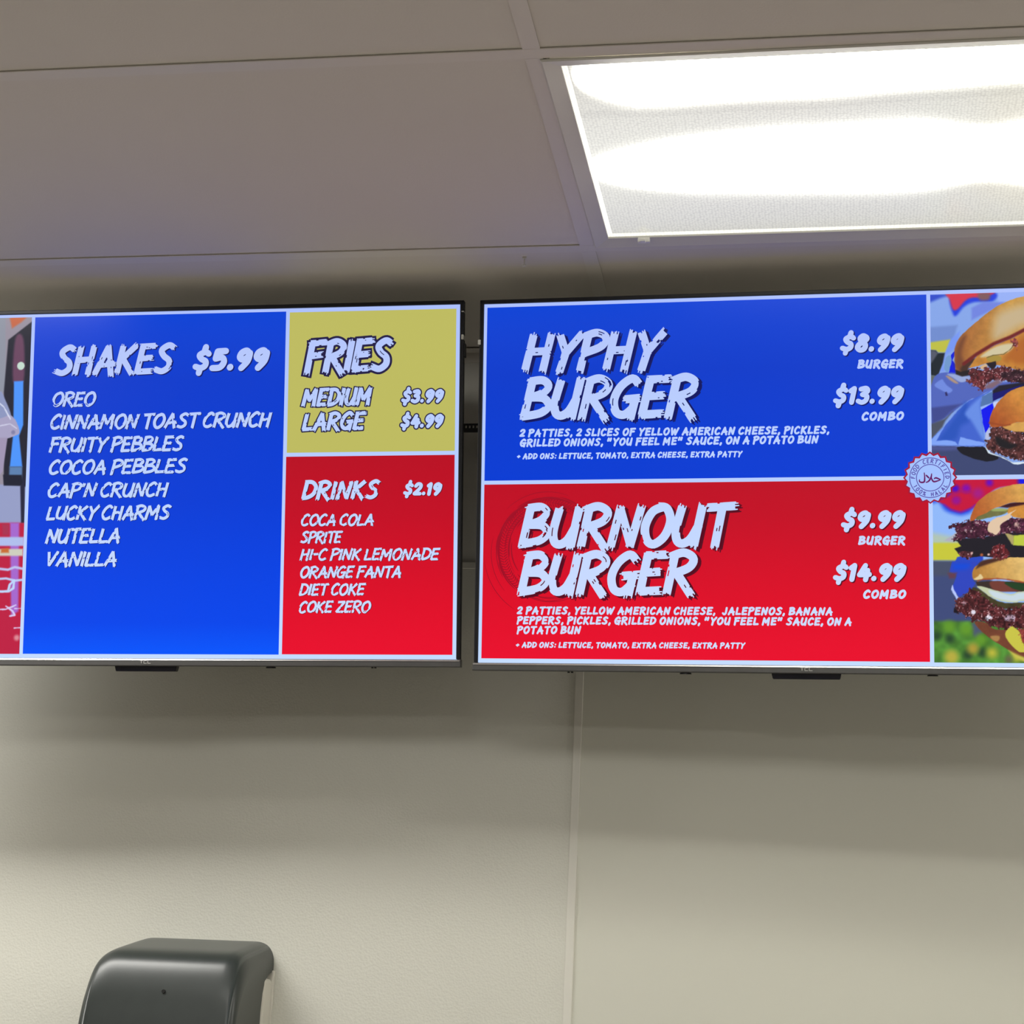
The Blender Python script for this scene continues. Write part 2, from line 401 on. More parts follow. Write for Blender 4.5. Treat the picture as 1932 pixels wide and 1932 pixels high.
def write(ink, text, style, xl, yl, xr, yr, cap, edge, seed):
    R = random.Random(seed)
    W, slant, gap, nb, rag = STYLE[style]
    def adv(c): return (34 if style in 'CB' else 26) if c == ' ' else G[c][0] + gap
    total = sum(adv(c) for c in text) - gap
    ink_w = total + slant * 100 + W * 0.5
    length = math.hypot(xr - xl, yr - yl); ang = math.atan2(yr - yl, xr - xl)
    base_h = W * (0.5 if nb else 0.95)
    sx = length / ink_w; sy = cap / (100.0 + base_h)
    wx = cap / (100.0 + base_h) * W                              # stroke width on the page
    ca, sa = math.cos(ang), math.sin(ang)
    pen = W * 0.4
    def place(p):
        X = (pen + p[0] + slant * p[1]) * sx; Y = (p[1] + base_h * 0.5) * sy
        return (xl + X * ca + Y * sa, yl + X * sa - Y * ca)
    for c in text:
        lift = R.uniform(-2, 2) if nb else 0
        for st in G[c][1]:
            P = np.array([place((q[0], q[1] + lift)) for q in stroke_pts(st)])
            seg = np.hypot(*(P[1:] - P[:-1]).T); Ltot = seg.sum()
            dot = Ltot < wx * 0.7
            if nb == 0 or dot:
                if style == 'S': ink.strip(P, wx / 2, 1)
                else:
                    w2 = wx * R.uniform(0.95, 1.05)
                    ink.strip(P, w2 / 2, 1)
                    e = (P[-1] - P[0]); 
                    for q in (P[0], P[-1]): ink.disc(q, w2 * 0.49, 1, 10)
                    if edge == 'O':
                        ink.strip(P, w2 / 2 + cap * 0.085, 0)
                        for q in (P[0], P[-1]): ink.disc(q, w2 / 2 + cap * 0.085, 0, 12)
                    elif edge:
                        dx = cap * (0.055 if edge == 'D' else 0.04); D = np.array((dx, dx * 0.9))
                        ink.strip(P + D, w2 / 2 * 1.04, 0)
                        for q in (P[0], P[-1]): ink.disc(q + D, w2 * 0.52, 0, 10)
                        if edge == 'D':
                            ink.strip(P + D * 0.5, w2 / 2 * 1.04, 0)
                            for q in (P[0], P[-1]): ink.disc(q + D * 0.5, w2 * 0.52, 0, 10)
                continue
            # bristles
            t = np.gradient(P, axis=0); t /= (np.hypot(*t.T)[:, None] + 1e-9); nrm = np.stack([-t[:, 1], t[:, 0]], 1)
            cum = np.concatenate([[0], np.cumsum(seg)])
            body = []
            for k in range(nb):
                off = ((k + 0.5) / nb - 0.5) * wx
                e0 = R.uniform(-0.55, 0.75) * rag * wx * 0.42; e1 = R.uniform(-0.55, 0.75) * rag * wx * 0.5
                spans = [(0.0, 1.0)]
                outer = k in (0, nb - 1)
                if rag > 0.6 and R.random() < (0.5 if outer else 0.16):
                    g0 = R.uniform(0.25, 0.75); g1 = g0 + R.uniform(0.05, 0.16)
                    spans = [(0.0, g0), (g1, 1.0)]
                base = P + nrm * off
                for (a, b) in spans:
                    m = max(3, int(len(P) * (b - a)) + 1)
                    ss = np.linspace(a, b, m) * Ltot
                    Q = np.stack([np.interp(ss, cum, base[:, 0]), np.interp(ss, cum, base[:, 1])], 1)
                    if a == 0.0: Q = np.vstack([Q[0] - t[0] * (wx * 0.12 + max(e0, -wx * .2)), Q])
                    if b == 1.0: Q = np.vstack([Q, Q[-1] + t[-1] * (wx * 0.12 + max(e1, -wx * .2))])
                    h = wx / nb / 2 * (1.16 if not outer else R.uniform(0.9, 1.2))
                    tp = np.ones(len(Q)); tp[0] = 0.75; tp[-1] = 0.7
                    ink.strip(Q, h, 1, tp); body.append((Q, h, tp))
            if edge:
                if edge == 'O':
                    for Q, h, tp in body:
                        Q2 = Q.copy(); d0 = Q[0] - Q[1]; d1 = Q[-1] - Q[-2]
                        Q2[0] += d0 / (np.hypot(*d0) + 1e-6) * cap * 0.05; Q2[-1] += d1 / (np.hypot(*d1) + 1e-6) * cap * 0.05
                        ink.strip(Q2, h + cap * 0.07, 0)
                else:
                    d = cap * (0.085 if edge == 'D' else 0.045); D = np.array((d, d * 0.62))
                    for f in ((1.0, 0.55) if edge == 'D' else (1.0,)):
                        for Q, h, tp in body: ink.strip(Q + D * f, h * 1.05, 0, tp)
        pen += adv(c)

# ------------------------------------------------------------------ the pictures shown on the panels, painted vertex by vertex
def value_noise(X, Y, s, seed):
    r = np.random.RandomState(seed); T = r.rand(257, 257)
    x = X / s; y = Y / s; xi = np.floor(x).astype(int); yi = np.floor(y).astype(int)
    fx = x - xi; fy = y - yi; fx = fx * fx * (3 - 2 * fx); fy = fy * fy * (3 - 2 * fy)
    a = T[yi % 256, xi % 256]; b = T[yi % 256, xi % 256 + 1]; c = T[yi % 256 + 1, xi % 256]; d = T[yi % 256 + 1, xi % 256 + 1]
    return (a * (1 - fx) + b * fx) * (1 - fy) + (c * (1 - fx) + d * fx) * fy
def sdf(pts, X, Y):
    P = np.array(pts, float); d = np.full(X.shape, 1e18); ins = np.zeros(X.shape, bool)
    for i in range(len(P)):
        a, b = P[i - 1], P[i]; e = b - a; L2 = e @ e + 1e-9
        t = np.clip(((X - a[0]) * e[0] + (Y - a[1]) * e[1]) / L2, 0, 1)
        d = np.minimum(d, (X - a[0] - e[0] * t) ** 2 + (Y - a[1] - e[1] * t) ** 2)
        if abs(e[1]) > 1e-9:
            c = ((a[1] > Y) != (b[1] > Y)) & (X < a[0] + (Y - a[1]) * e[0] / e[1]); ins ^= c
    d = np.sqrt(d); return np.where(ins, -d, d)
def paint(items, X, Y, seed):
    Cc = np.zeros(X.shape + (3,))
    wob = (value_noise(X, Y, 9, seed) - .5) * 5 + (value_noise(X, Y, 4, seed + 1) - .5) * 3
    rough = (value_noise(X, Y, 6, seed + 2) - .5) * 9 + (value_noise(X, Y, 3, seed + 3) - .5) * 6
    for it in items:
        kind, pts = it[0], it[1]; rest = list(it[2:])
        rad = rest.pop(0) if kind in 'LD' else None
        col = np.array(rest.pop(0), float); soft = rest.pop(0)
        tex = rest[0] if rest and isinstance(rest[0], str) else None
        grad = rest[-1] if rest and isinstance(rest[-1], tuple) and rest[-1][0] == 'g' else None
        if kind in 'PS':
            d = sdf(catmull(pts, 5, True) if kind == 'S' else pts, X, Y)
        elif kind == 'L':
            d = np.full(X.shape, 1e9)
            for a, b in zip(pts[:-1], pts[1:]):
                a = np.array(a, float); b = np.array(b, float); e = b - a
                t = np.clip(((X - a[0]) * e[0] + (Y - a[1]) * e[1]) / (e @ e + 1e-9), 0, 1)
                d = np.minimum(d, np.hypot(X - a[0] - e[0] * t, Y - a[1] - e[1] * t))
            d = d - rad / 2
        else:
            d = np.full(X.shape, 1e9)
            for p in pts: d = np.minimum(d, np.hypot(X - p[0], Y - p[1]))
            d = d - rad
        if tex == 'meat': d = d + rough
        elif soft <= 4: d = d + wob * 0.25
        al = np.clip(0.5 - d / max(soft, 1.2), 0, 1); al = al * al * (3 - 2 * al)
        C = np.broadcast_to(col, X.shape + (3,)).copy()
        if grad:
            (x0, y0), (x1, y1) = grad[1]; g = np.array(grad[2], float)
            t = np.clip(((X - x0) * (x1 - x0) + (Y - y0) * (y1 - y0)) / ((x1 - x0) ** 2 + (y1 - y0) ** 2), 0, 1)[..., None]
            C = C * (1 - t) + g * t
        if tex == 'meat':
            a = value_noise(X, Y, 5.0, seed + 11); b = value_noise(X + 40, Y, 3.2, seed + 12); c = value_noise(X, Y + 90, 12, seed + 13)
            C *= (0.55 + 0.75 * a + 0.3 * (c - .5))[..., None]
            hi = np.clip((b - 0.74) * 6, 0, 1)[..., None] * (c > .42)[..., None]; C = C * (1 - hi) + np.array((196, 150, 156)) * hi
            lo = np.clip((0.2 - b) * 7, 0, 1)[..., None]; C = C * (1 - lo) + np.array((34, 20, 26)) * lo
        elif tex == 'bun':
            a = value_noise(X, Y, 14, seed + 21); b = value_noise(X, Y, 5, seed + 22)
            C *= (0.93 + 0.1 * a + 0.06 * b)[..., None]
        elif tex == 'leaf':
            a = value_noise(X, Y, 26, seed + 31); b = value_noise(X, Y, 11, seed + 32)
            C *= (0.72 + 0.4 * a + 0.16 * b)[..., None]
        Cc = Cc * (1 - al[..., None]) + C * al[..., None]
    return np.clip(Cc, 0, 255)
def picture_mat():
    m, nt, b = new_mat('screen_picture')
    b.inputs['Base Color'].default_value = (0.004, 0.004, 0.006, 1); b.inputs['Roughness'].default_value = 0.22
    b.inputs['Specular IOR Level'].default_value = 0.12
    at = nt.nodes.new('ShaderNodeAttribute'); at.attribute_name = 'picture'
    nt.links.new(at.outputs['Color'], b.inputs['Emission Color']); b.inputs['Emission Strength'].default_value = 1.0
    return m
def picture(name, items, x0, x1, y0, y1, fine, seed, parent, mat, layer):
    """fine = (from x, to x): columns drawn at full sharpness"""
    xs = [x0]
    while xs[-1] < x1:
        xs.append(min(x1, xs[-1] + (1.5 if fine[0] <= xs[-1] <= fine[1] else 8.0)))
    xs = np.array(xs); ys = np.linspace(y0, y1, int((y1 - y0) / 1.5))
    X, Y = np.meshgrid(xs, ys)
    C = paint(items, X, Y, seed) / 255.0
    C = np.where(C <= 0.04045, C / 12.92, ((C + 0.055) / 1.055) ** 2.4)
    ny, nx = X.shape
    u = (X / 1920 - .5) * 2 * SW; w = (.5 - Y / 1080) * 2 * SH
    co = np.stack([u, np.full_like(u, -layer), w], -1).reshape(-1, 3)
    me = bpy.data.meshes.new(name)
    i = np.arange(ny * nx).reshape(ny, nx)
    q = np.stack([i[1:, :-1], i[1:, 1:], i[:-1, 1:], i[:-1, :-1]], -1).reshape(-1, 4)
    me.vertices.add(len(co)); me.vertices.foreach_set('co', co.ravel())
    me.loops.add(q.size); me.loops.foreach_set('vertex_index', q.ravel())
    me.polygons.add(len(q)); me.polygons.foreach_set('loop_start', np.arange(0, q.size, 4))
    me.update(calc_edges=True); me.validate()
    at = me.attributes.new('picture', 'FLOAT_COLOR', 'POINT')
    at.data.foreach_set('color', np.concatenate([C.reshape(-1, 3), np.ones((len(co), 1))], 1).ravel())
    return link_mesh(name, me, mat, parent)

TEXTS = [  # tv, style, words, left x, baseline, right x, baseline, cap height, edge (screen units 1920 x 1080)
 ('L','H','SHAKES',624.4,196.4,1022.4,196.9,93.0,'N'),
 ('L','P','$5.99',1076.8,194.6,1322.1,194.1,75.3,'N'),
 ('L','I','OREO',622.9,295.7,771.7,296.4,45.4,'N'),
 ('L','I','CINNAMON TOAST CRUNCH',620.4,367.8,1337.1,369.5,46.9,'N'),
 ('L','I','FRUITY PEBBLES',620.5,439.8,1060.1,441.0,46.9,'N'),
 ('L','I','COCOA PEBBLES',620.6,509.9,1073.1,509.6,45.1,'N'),
 ('L','I',"CAP'N CRUNCH",619.8,581.5,1015.1,582.4,45.0,'N'),
 ('L','I','LUCKY CHARMS',619.1,652.8,1024.0,654.0,44.8,'N'),
 ('L','I','NUTELLA',619.2,725.7,868.4,725.3,46.4,'N'),
 ('L','I','VANILLA',620.2,796.6,859.7,797.5,46.2,'N'),
 ('L','H','FRIES',1433.0,204.4,1712.0,199.6,99.5,'O'),
 ('L','J','MEDIUM',1428.6,306.6,1650.2,306.0,54.4,'O'),
 ('L','J','LARGE',1430.2,382.3,1630.9,381.8,54.3,'O'),
 ('L','Q','$3.99',1740.0,303.3,1871.1,303.8,44.2,'O'),
 ('L','Q','$4.99',1738.7,380.0,1871.3,380.3,44.0,'O'),
 ('L','J','DRINKS',1433.1,595.0,1678.9,595.5,57.1,'N'),
 ('L','P','$2.19',1750.2,587.2,1869.0,587.4,42.1,'N'),
 ('L','I','COCA COLA',1432.5,676.3,1665.6,677.0,35.7,'N'),
 ('L','I','SPRITE',1432.6,729.0,1565.8,728.9,35.6,'N'),
 ('L','I','HI-C PINK LEMONADE',1432.1,781.7,1867.4,781.7,35.7,'N'),
 ('L','I','ORANGE FANTA',1432.9,835.0,1753.0,835.0,35.6,'N'),
 ('L','I','DIET COKE',1432.1,888.2,1640.5,887.6,35.5,'N'),
 ('L','I','COKE ZERO',1431.4,941.3,1658.6,940.4,35.4,'N'),
 ('R','H','HYPHY',112.9,207.7,540.7,212.8,116.6,'D'),
 ('R','H','BURGER',110.9,350.9,649.4,354.3,122.3,'D'),
 ('R','C','2 PATTIES, 2 SLICES OF YELLOW AMERICAN CHEESE, PICKLES,',112.8,407.8,1027.9,413.1,24.8,''),
 ('R','C','GRILLED ONIONS, \u201cYOU FEEL ME\u201d SAUCE, ON A POTATO BUN',114.4,437.5,995.3,440.5,24.8,''),
 ('R','C','+ ADD ONS: LETTUCE, TOMATO, EXTRA CHEESE, EXTRA PATTY',106.6,474.9,775.7,477.0,18.4,''),
 ('R','P','$8.99',1056.1,174.9,1237.7,177.9,56.4,'D'),
 ('R','B','BURGER',1106.8,223.7,1237.3,225.2,27.3,''),
 ('R','P','$13.99',1035.8,328.7,1236.5,330.3,56.0,'D'),
 ('R','B','COMBO',1116.9,376.7,1237.7,377.3,27.0,''),
 ('R','H','BURNOUT',111.5,737.9,751.6,737.4,123.6,'D'),
 ('R','H','BURGER',110.5,879.6,646.9,876.0,122.8,'D'),
 ('R','C','2 PATTIES, YELLOW AMERICAN CHEESE,  JALEPENOS, BANANA',113.0,937.6,1034.4,937.8,24.2,''),
 ('R','C','PEPPERS, PICKLES, GRILLED ONIONS, \u201cYOU FEEL ME\u201d SAUCE, ON A',113.4,966.6,1087.6,967.0,24.3,''),
 ('R','C','POTATO BUN',113.9,995.5,306.2,994.5,24.2,''),
 ('R','C','+ ADD ONS: LETTUCE, TOMATO, EXTRA CHEESE, EXTRA PATTY',112.1,1036.1,784.9,1033.9,17.9,''),
 ('R','P','$9.99',1056.9,689.7,1237.7,690.1,55.1,'D'),
 ('R','B','BURGER',1106.0,735.8,1238.8,736.3,26.7,''),
 ('R','P','$14.99',1033.8,841.4,1238.6,841.5,54.8,'D'),
 ('R','B','COMBO',1118.5,889.9,1239.7,889.7,26.5,''),
]
PAINT_CUP = [
 ('P',[(-510, -76), (598, -49), (643, 1152), (-436, 1158)],(150, 142, 156),2),
 ('P',[(-506, -16), (464, 6), (474, 247), (-492, 231)],(142, 146, 160),8),
 ('P',[(476, 2), (541, 3), (517, 24), (487, 43)],(196, 100, 62),10),
 ('P',[(476, 80), (557, 19), (561, 278), (556, 631), (541, 552), (480, 552), (468, 247)],(34, 34, 46),6),
 ('S',[(499, 77), (526, 78), (532, 212), (497, 212)],(104, 66, 92),12),
 ('D',[(521, 164)],12.6,(196, 220, 206),4),
 ('P',[(500, 213), (531, 212), (536, 352), (524, 387), (538, 484), (497, 484), (504, 381)],(76, 148, 250),6),
 ('P',[(496, 484), (538, 484), (539, 534), (496, 534)],(92, 128, 174),8),
 ('S',[(-530, 534), (536, 544), (545, 659), (-523, 652)],(150, 158, 198),8),
 ('P',[(476, 509), (537, 510), (545, 544), (480, 543)],(30, 32, 46),6),
 ('P',[(534, 547), (548, 519), (552, 662), (541, 662)],(38, 38, 58),6),
 ('P',[(-523, 653), (601, 661), (618, 1103), (-495, 1108)],(190, 32, 66),8),
 ('P',[(505, 660), (535, 660), (543, 936), (520, 951)],(166, 104, 206),10),
 ('P',[(-520, 699), (552, 705), (553, 733), (-518, 728)],(176, 190, 236),8),
 ('P',[(-517, 747), (550, 742), (551, 764), (-516, 762)],(206, 206, 190),8),
 ('P',[(479, 664), (502, 665), (503, 699), (482, 699)],(170, 50, 80),10),
 ('P',[(479, 742), (504, 739), (505, 754), (479, 754)],(200, 110, 50),8),
 ('L',[(413, 797), (504, 807), (526, 799), (552, 804)],7.6,(190, 196, 240),6),
 ('L',[(415, 840), (499, 834), (528, 841), (557, 838)],7.0,(190, 205, 245),5),
 ('L',[(416, 877), (507, 874), (512, 853), (525, 841), (524, 865), (510, 874)],7.6,(190, 215, 250),4),
 ('L',[(419, 933), (502, 930), (534, 917)],4.7,(215, 205, 245),4),
 ('L',[(502, 920), (525, 936), (532, 948), (516, 951)],5.2,(215, 205, 245),4),
 ('L',[(531, 928), (552, 927)],3.5,(215, 205, 245),4),
 ('L',[(532, 988), (551, 987)],3.5,(220, 205, 240),4),
 ('D',[(541, 1018)],8.7,(220, 140, 150),12),
 ('S',[(368, 361), (426, 291), (455, 244), (475, 274), (495, 322), (494, 363)],(140, 150, 190),5),
 ('S',[(337, 361), (459, 330), (495, 322), (518, 351), (524, 378), (507, 387), (486, 394), (461, 395), (338, 393)],(168, 162, 194),4),
 ('P',[(369, 391), (486, 392), (475, 496), (466, 510), (405, 510)],(160, 148, 178),5),
 ('L',[(444, 273), (470, 294), (493, 333)],3.8,(215, 220, 240),4),
 ('L',[(460, 354), (493, 348), (515, 363)],3.3,(206, 206, 230),4),
 ('D',[(504, 375)],6.6,(130, 128, 165),6),
]
PAINT_TOP = [
 ('P',[(1154, -49), (1899, -24), (1885, 616), (1150, 610)],(133, 165, 232),2),
 ('S',[(1309, 11), (1368, 13), (1344, 22), (1309, 34)],(40, 70, 200),14),
 ('P',[(1308, 107), (1391, 103), (1378, 152), (1308, 156)],(112, 140, 206),12),
 ('P',[(1493, 8), (1898, 8), (1897, 55), (1508, 40)],(150, 175, 245),10),
 ('S',[(1370, 23), (1378, 67), (1388, 75), (1410, 50), (1439, 37), (1490, 36), (1496, 11), (1401, 8)],(30, 60, 220),12),
 ('S',[(1367, 5), (1370, 28), (1379, 56), (1392, 56), (1413, 33), (1432, 24), (1465, 23), (1492, 9)],(212, 48, 72),10),
 ('S',[(1450, 12), (1481, 12), (1479, 31), (1455, 31)],(125, 85, 90),14),
 ('P',[(1431, 54), (1462, 38), (1523, 40), (1492, 59), (1431, 89)],(112, 132, 224),10),
 ('P',[(1308, 152), (1371, 144), (1357, 182), (1336, 181), (1330, 175), (1307, 172)],(190, 190, 68),8),
 ('P',[(1307, 173), (1330, 175), (1336, 183), (1356, 183), (1350, 212), (1334, 251), (1307, 246)],(30, 38, 45),5),
 ('P',[(1307, 174), (1327, 176), (1336, 183), (1318, 211), (1307, 214)],(84, 88, 104),8),
 ('P',[(1307, 246), (1334, 250), (1323, 277), (1304, 485)],(98, 106, 98),6),
 ('P',[(1372, 144), (1398, 120), (1394, 140), (1384, 171), (1358, 188), (1352, 212), (1353, 236), (1342, 237), (1350, 212), (1356, 182)],(118, 150, 242),8),
 ('S',[(1354, 215), (1358, 198), (1369, 190), (1376, 205), (1365, 238), (1353, 231)],(112, 152, 205),3),
 ('P',[(1371, 190), (1383, 178), (1384, 190), (1375, 205), (1384, 216), (1384, 247), (1365, 242), (1374, 206)],(8, 25, 222),2),
 ('P',[(1383, 186), (1387, 213), (1378, 205)],(140, 170, 240),3),
 ('S',[(1308, 388), (1314, 285), (1342, 241), (1424, 254), (1462, 290), (1505, 272), (1625, 274), (1489, 293), (1443, 316), (1420, 322), (1351, 373)],(82, 102, 188),4),
 ('S',[(1325, 276), (1345, 260), (1352, 267), (1360, 278), (1375, 291), (1364, 300), (1342, 290)],(112, 138, 222),5),
 ('S',[(1363, 244), (1426, 254), (1414, 266), (1397, 269), (1377, 256)],(152, 168, 216),5),
 ('S',[(1357, 250), (1369, 253), (1391, 271), (1383, 272), (1368, 262)],(176, 146, 122),6),
 ('P',[(1354, 298), (1358, 297), (1362, 307), (1356, 308)],(44, 38, 88),4),
 ('P',[(1315, 342), (1401, 332), (1367, 356), (1351, 373), (1318, 388)],(64, 74, 142),10),
 ('P',[(1311, 390), (1351, 375), (1376, 353), (1354, 381), (1346, 398), (1311, 438)],(76, 82, 98),8),
 ('S',[(1382, 178), (1387, 157), (1400, 135), (1423, 113), (1446, 93), (1477, 68), (1508, 48), (1538, 35), (1577, 24), (1660, 12), (1749, 35), (1793, 100), (1673, 84), (1576, 120), (1537, 142), (1491, 163), (1445, 186), (1422, 207), (1412, 233), (1414, 248), (1392, 246), (1384, 226)],(158, 96, 50),3,'bun',('g', [(1400, 120), (1522, 140)], (200, 150, 70))),
 ('S',[(1500, 78), (1538, 57), (1599, 43), (1689, 33), (1688, 74), (1576, 109), (1531, 132), (1499, 147), (1488, 131)],(198, 176, 138),44),
 ('S',[(1387, 174), (1400, 143), (1415, 137), (1402, 184), (1411, 217), (1396, 239), (1384, 222)],(120, 72, 46),18),
 ('S',[(1397, 235), (1408, 216), (1430, 201), (1442, 205), (1423, 226), (1414, 248)],(72, 48, 38),10),
 ('P',[(1383, 232), (1399, 239), (1426, 233), (1429, 249), (1402, 253), (1385, 246)],(38, 32, 32),5),
 ('P',[(1422, 228), (1445, 192), (1491, 166), (1544, 144), (1576, 125), (1688, 89), (1746, 193), (1574, 243), (1520, 226), (1498, 222), (1472, 216), (1429, 228)],(192, 130, 54),3,'bun'),
 ('S',[(1552, 156), (1597, 142), (1687, 176), (1574, 220), (1536, 212), (1521, 203)],(178, 102, 40),30),
 ('L',[(1408, 216), (1445, 188), (1491, 160), (1537, 142), (1576, 122), (1688, 84)],10.0,(112, 36, 36),6),
 ('S',[(1454, 197), (1483, 175), (1514, 163), (1544, 161), (1542, 175), (1521, 189), (1483, 196)],(208, 196, 160),10),
 ('S',[(1471, 200), (1490, 194), (1509, 197), (1510, 208), (1490, 213), (1475, 210)],(168, 142, 62),4),
 ('L',[(1471, 200), (1490, 193), (1518, 191), (1536, 178), (1546, 166)],2.3,(120, 104, 60),2),
 ('P',[(1469, 216), (1496, 211), (1498, 223), (1487, 238)],(34, 28, 36),4),
 ('P',[(1537, 150), (1549, 145), (1558, 157), (1556, 179), (1550, 169), (1540, 158)],(150, 70, 70),4,'meat'),
 ('S',[(1452, 227), (1460, 221), (1469, 218), (1473, 228), (1460, 234)],(214, 176, 134),5),
 ('P',[(1414, 266), (1426, 252), (1417, 247), (1429, 229), (1444, 229), (1460, 234), (1472, 228), (1490, 234), (1502, 225), (1520, 226), (1574, 241), (1746, 209), (1744, 280), (1573, 278), (1520, 268), (1490, 266), (1473, 274), (1463, 297), (1438, 285), (1426, 275)],(98, 42, 46),3,'meat'),
 ('S',[(1508, 243), (1550, 236), (1596, 250), (1580, 268), (1520, 265)],(58, 32, 40),16,'meat'),
 ('P',[(1486, 295), (1504, 281), (1573, 273), (1745, 271), (1744, 299), (1573, 286), (1534, 298), (1486, 308)],(32, 30, 44),6),
 ('P',[(1467, 279), (1502, 262), (1511, 273), (1486, 289), (1464, 290)],(128, 100, 112),12),
 ('P',[(1312, 434), (1351, 397), (1388, 353), (1420, 324), (1485, 294), (1457, 312), (1452, 342), (1460, 415), (1463, 452), (1457, 456), (1390, 454), (1312, 452)],(66, 100, 206),3),
 ('S',[(1354, 407), (1388, 360), (1413, 328), (1420, 379), (1397, 398), (1381, 436), (1335, 435)],(42, 84, 188),22),
 ('S',[(1412, 354), (1456, 312), (1452, 342), (1462, 438), (1427, 382), (1417, 373)],(104, 142, 230),14),
 ('P',[(1312, 436), (1351, 397), (1329, 438), (1358, 436), (1381, 441), (1389, 450), (1396, 428), (1427, 436), (1462, 445), (1461, 454), (1312, 451)],(128, 164, 246),4),
 ('P',[(1457, 312), (1485, 298), (1488, 330), (1452, 342)],(82, 116, 172),3),
 ('P',[(1486, 304), (1573, 279), (1519, 312), (1487, 326)],(20, 20, 108),3),
 ('P',[(1454, 350), (1486, 331), (1489, 344), (1478, 372), (1476, 401), (1465, 418), (1459, 392)],(6, 16, 238),2),
 ('P',[(1452, 342), (1486, 331), (1454, 350)],(150, 178, 246),2),
 ('P',[(1487, 330), (1502, 326), (1490, 350)],(196, 208, 246),2),
 ('P',[(1466, 416), (1475, 401), (1482, 417), (1472, 440), (1463, 432)],(182, 190, 225),3),
 ('P',[(1305, 452), (1390, 455), (1457, 456), (1479, 473), (1517, 488), (1540, 504), (1814, 506), (1812, 591), (1303, 586)],(62, 72, 114),2),
 ('P',[(1305, 452), (1388, 455), (1396, 464), (1350, 467), (1304, 464)],(76, 84, 142),12),
 ('S',[(1386, 457), (1426, 457), (1460, 458), (1476, 472), (1500, 488), (1486, 497), (1459, 498), (1418, 485), (1396, 473)],(28, 28, 35),3),
 ('P',[(1464, 440), (1475, 434), (1482, 402), (1515, 397), (1533, 411), (1571, 416), (1742, 419), (1711, 503), (1570, 500), (1532, 490), (1502, 479), (1472, 468), (1465, 457)],(88, 50, 48),3,'meat'),
 ('S',[(1492, 428), (1510, 434), (1532, 447), (1550, 452), (1532, 465), (1499, 453)],(32, 30, 32),10),
 ('S',[(1515, 397), (1572, 386), (1742, 385), (1712, 419), (1571, 416), (1530, 410)],(206, 156, 80),4,'bun'),
 ('S',[(1476, 382), (1481, 364), (1488, 349), (1507, 322), (1534, 299), (1573, 285), (1655, 281), (1743, 341), (1728, 388), (1572, 387), (1533, 394), (1518, 398), (1485, 401), (1477, 393)],(168, 84, 38),3,'bun',('g', [(1496, 384), (1573, 322)], (206, 140, 62))),
 ('L',[(1476, 388), (1518, 397), (1533, 394)],4.2,(150, 70, 36),6),
 ('P',[(1464, 458), (1479, 474), (1514, 488), (1539, 503), (1570, 501), (1740, 513), (1740, 519), (1570, 506), (1552, 509), (1540, 507), (1532, 501), (1512, 491), (1502, 485), (1484, 480), (1472, 475)],(214, 228, 240),2),
]
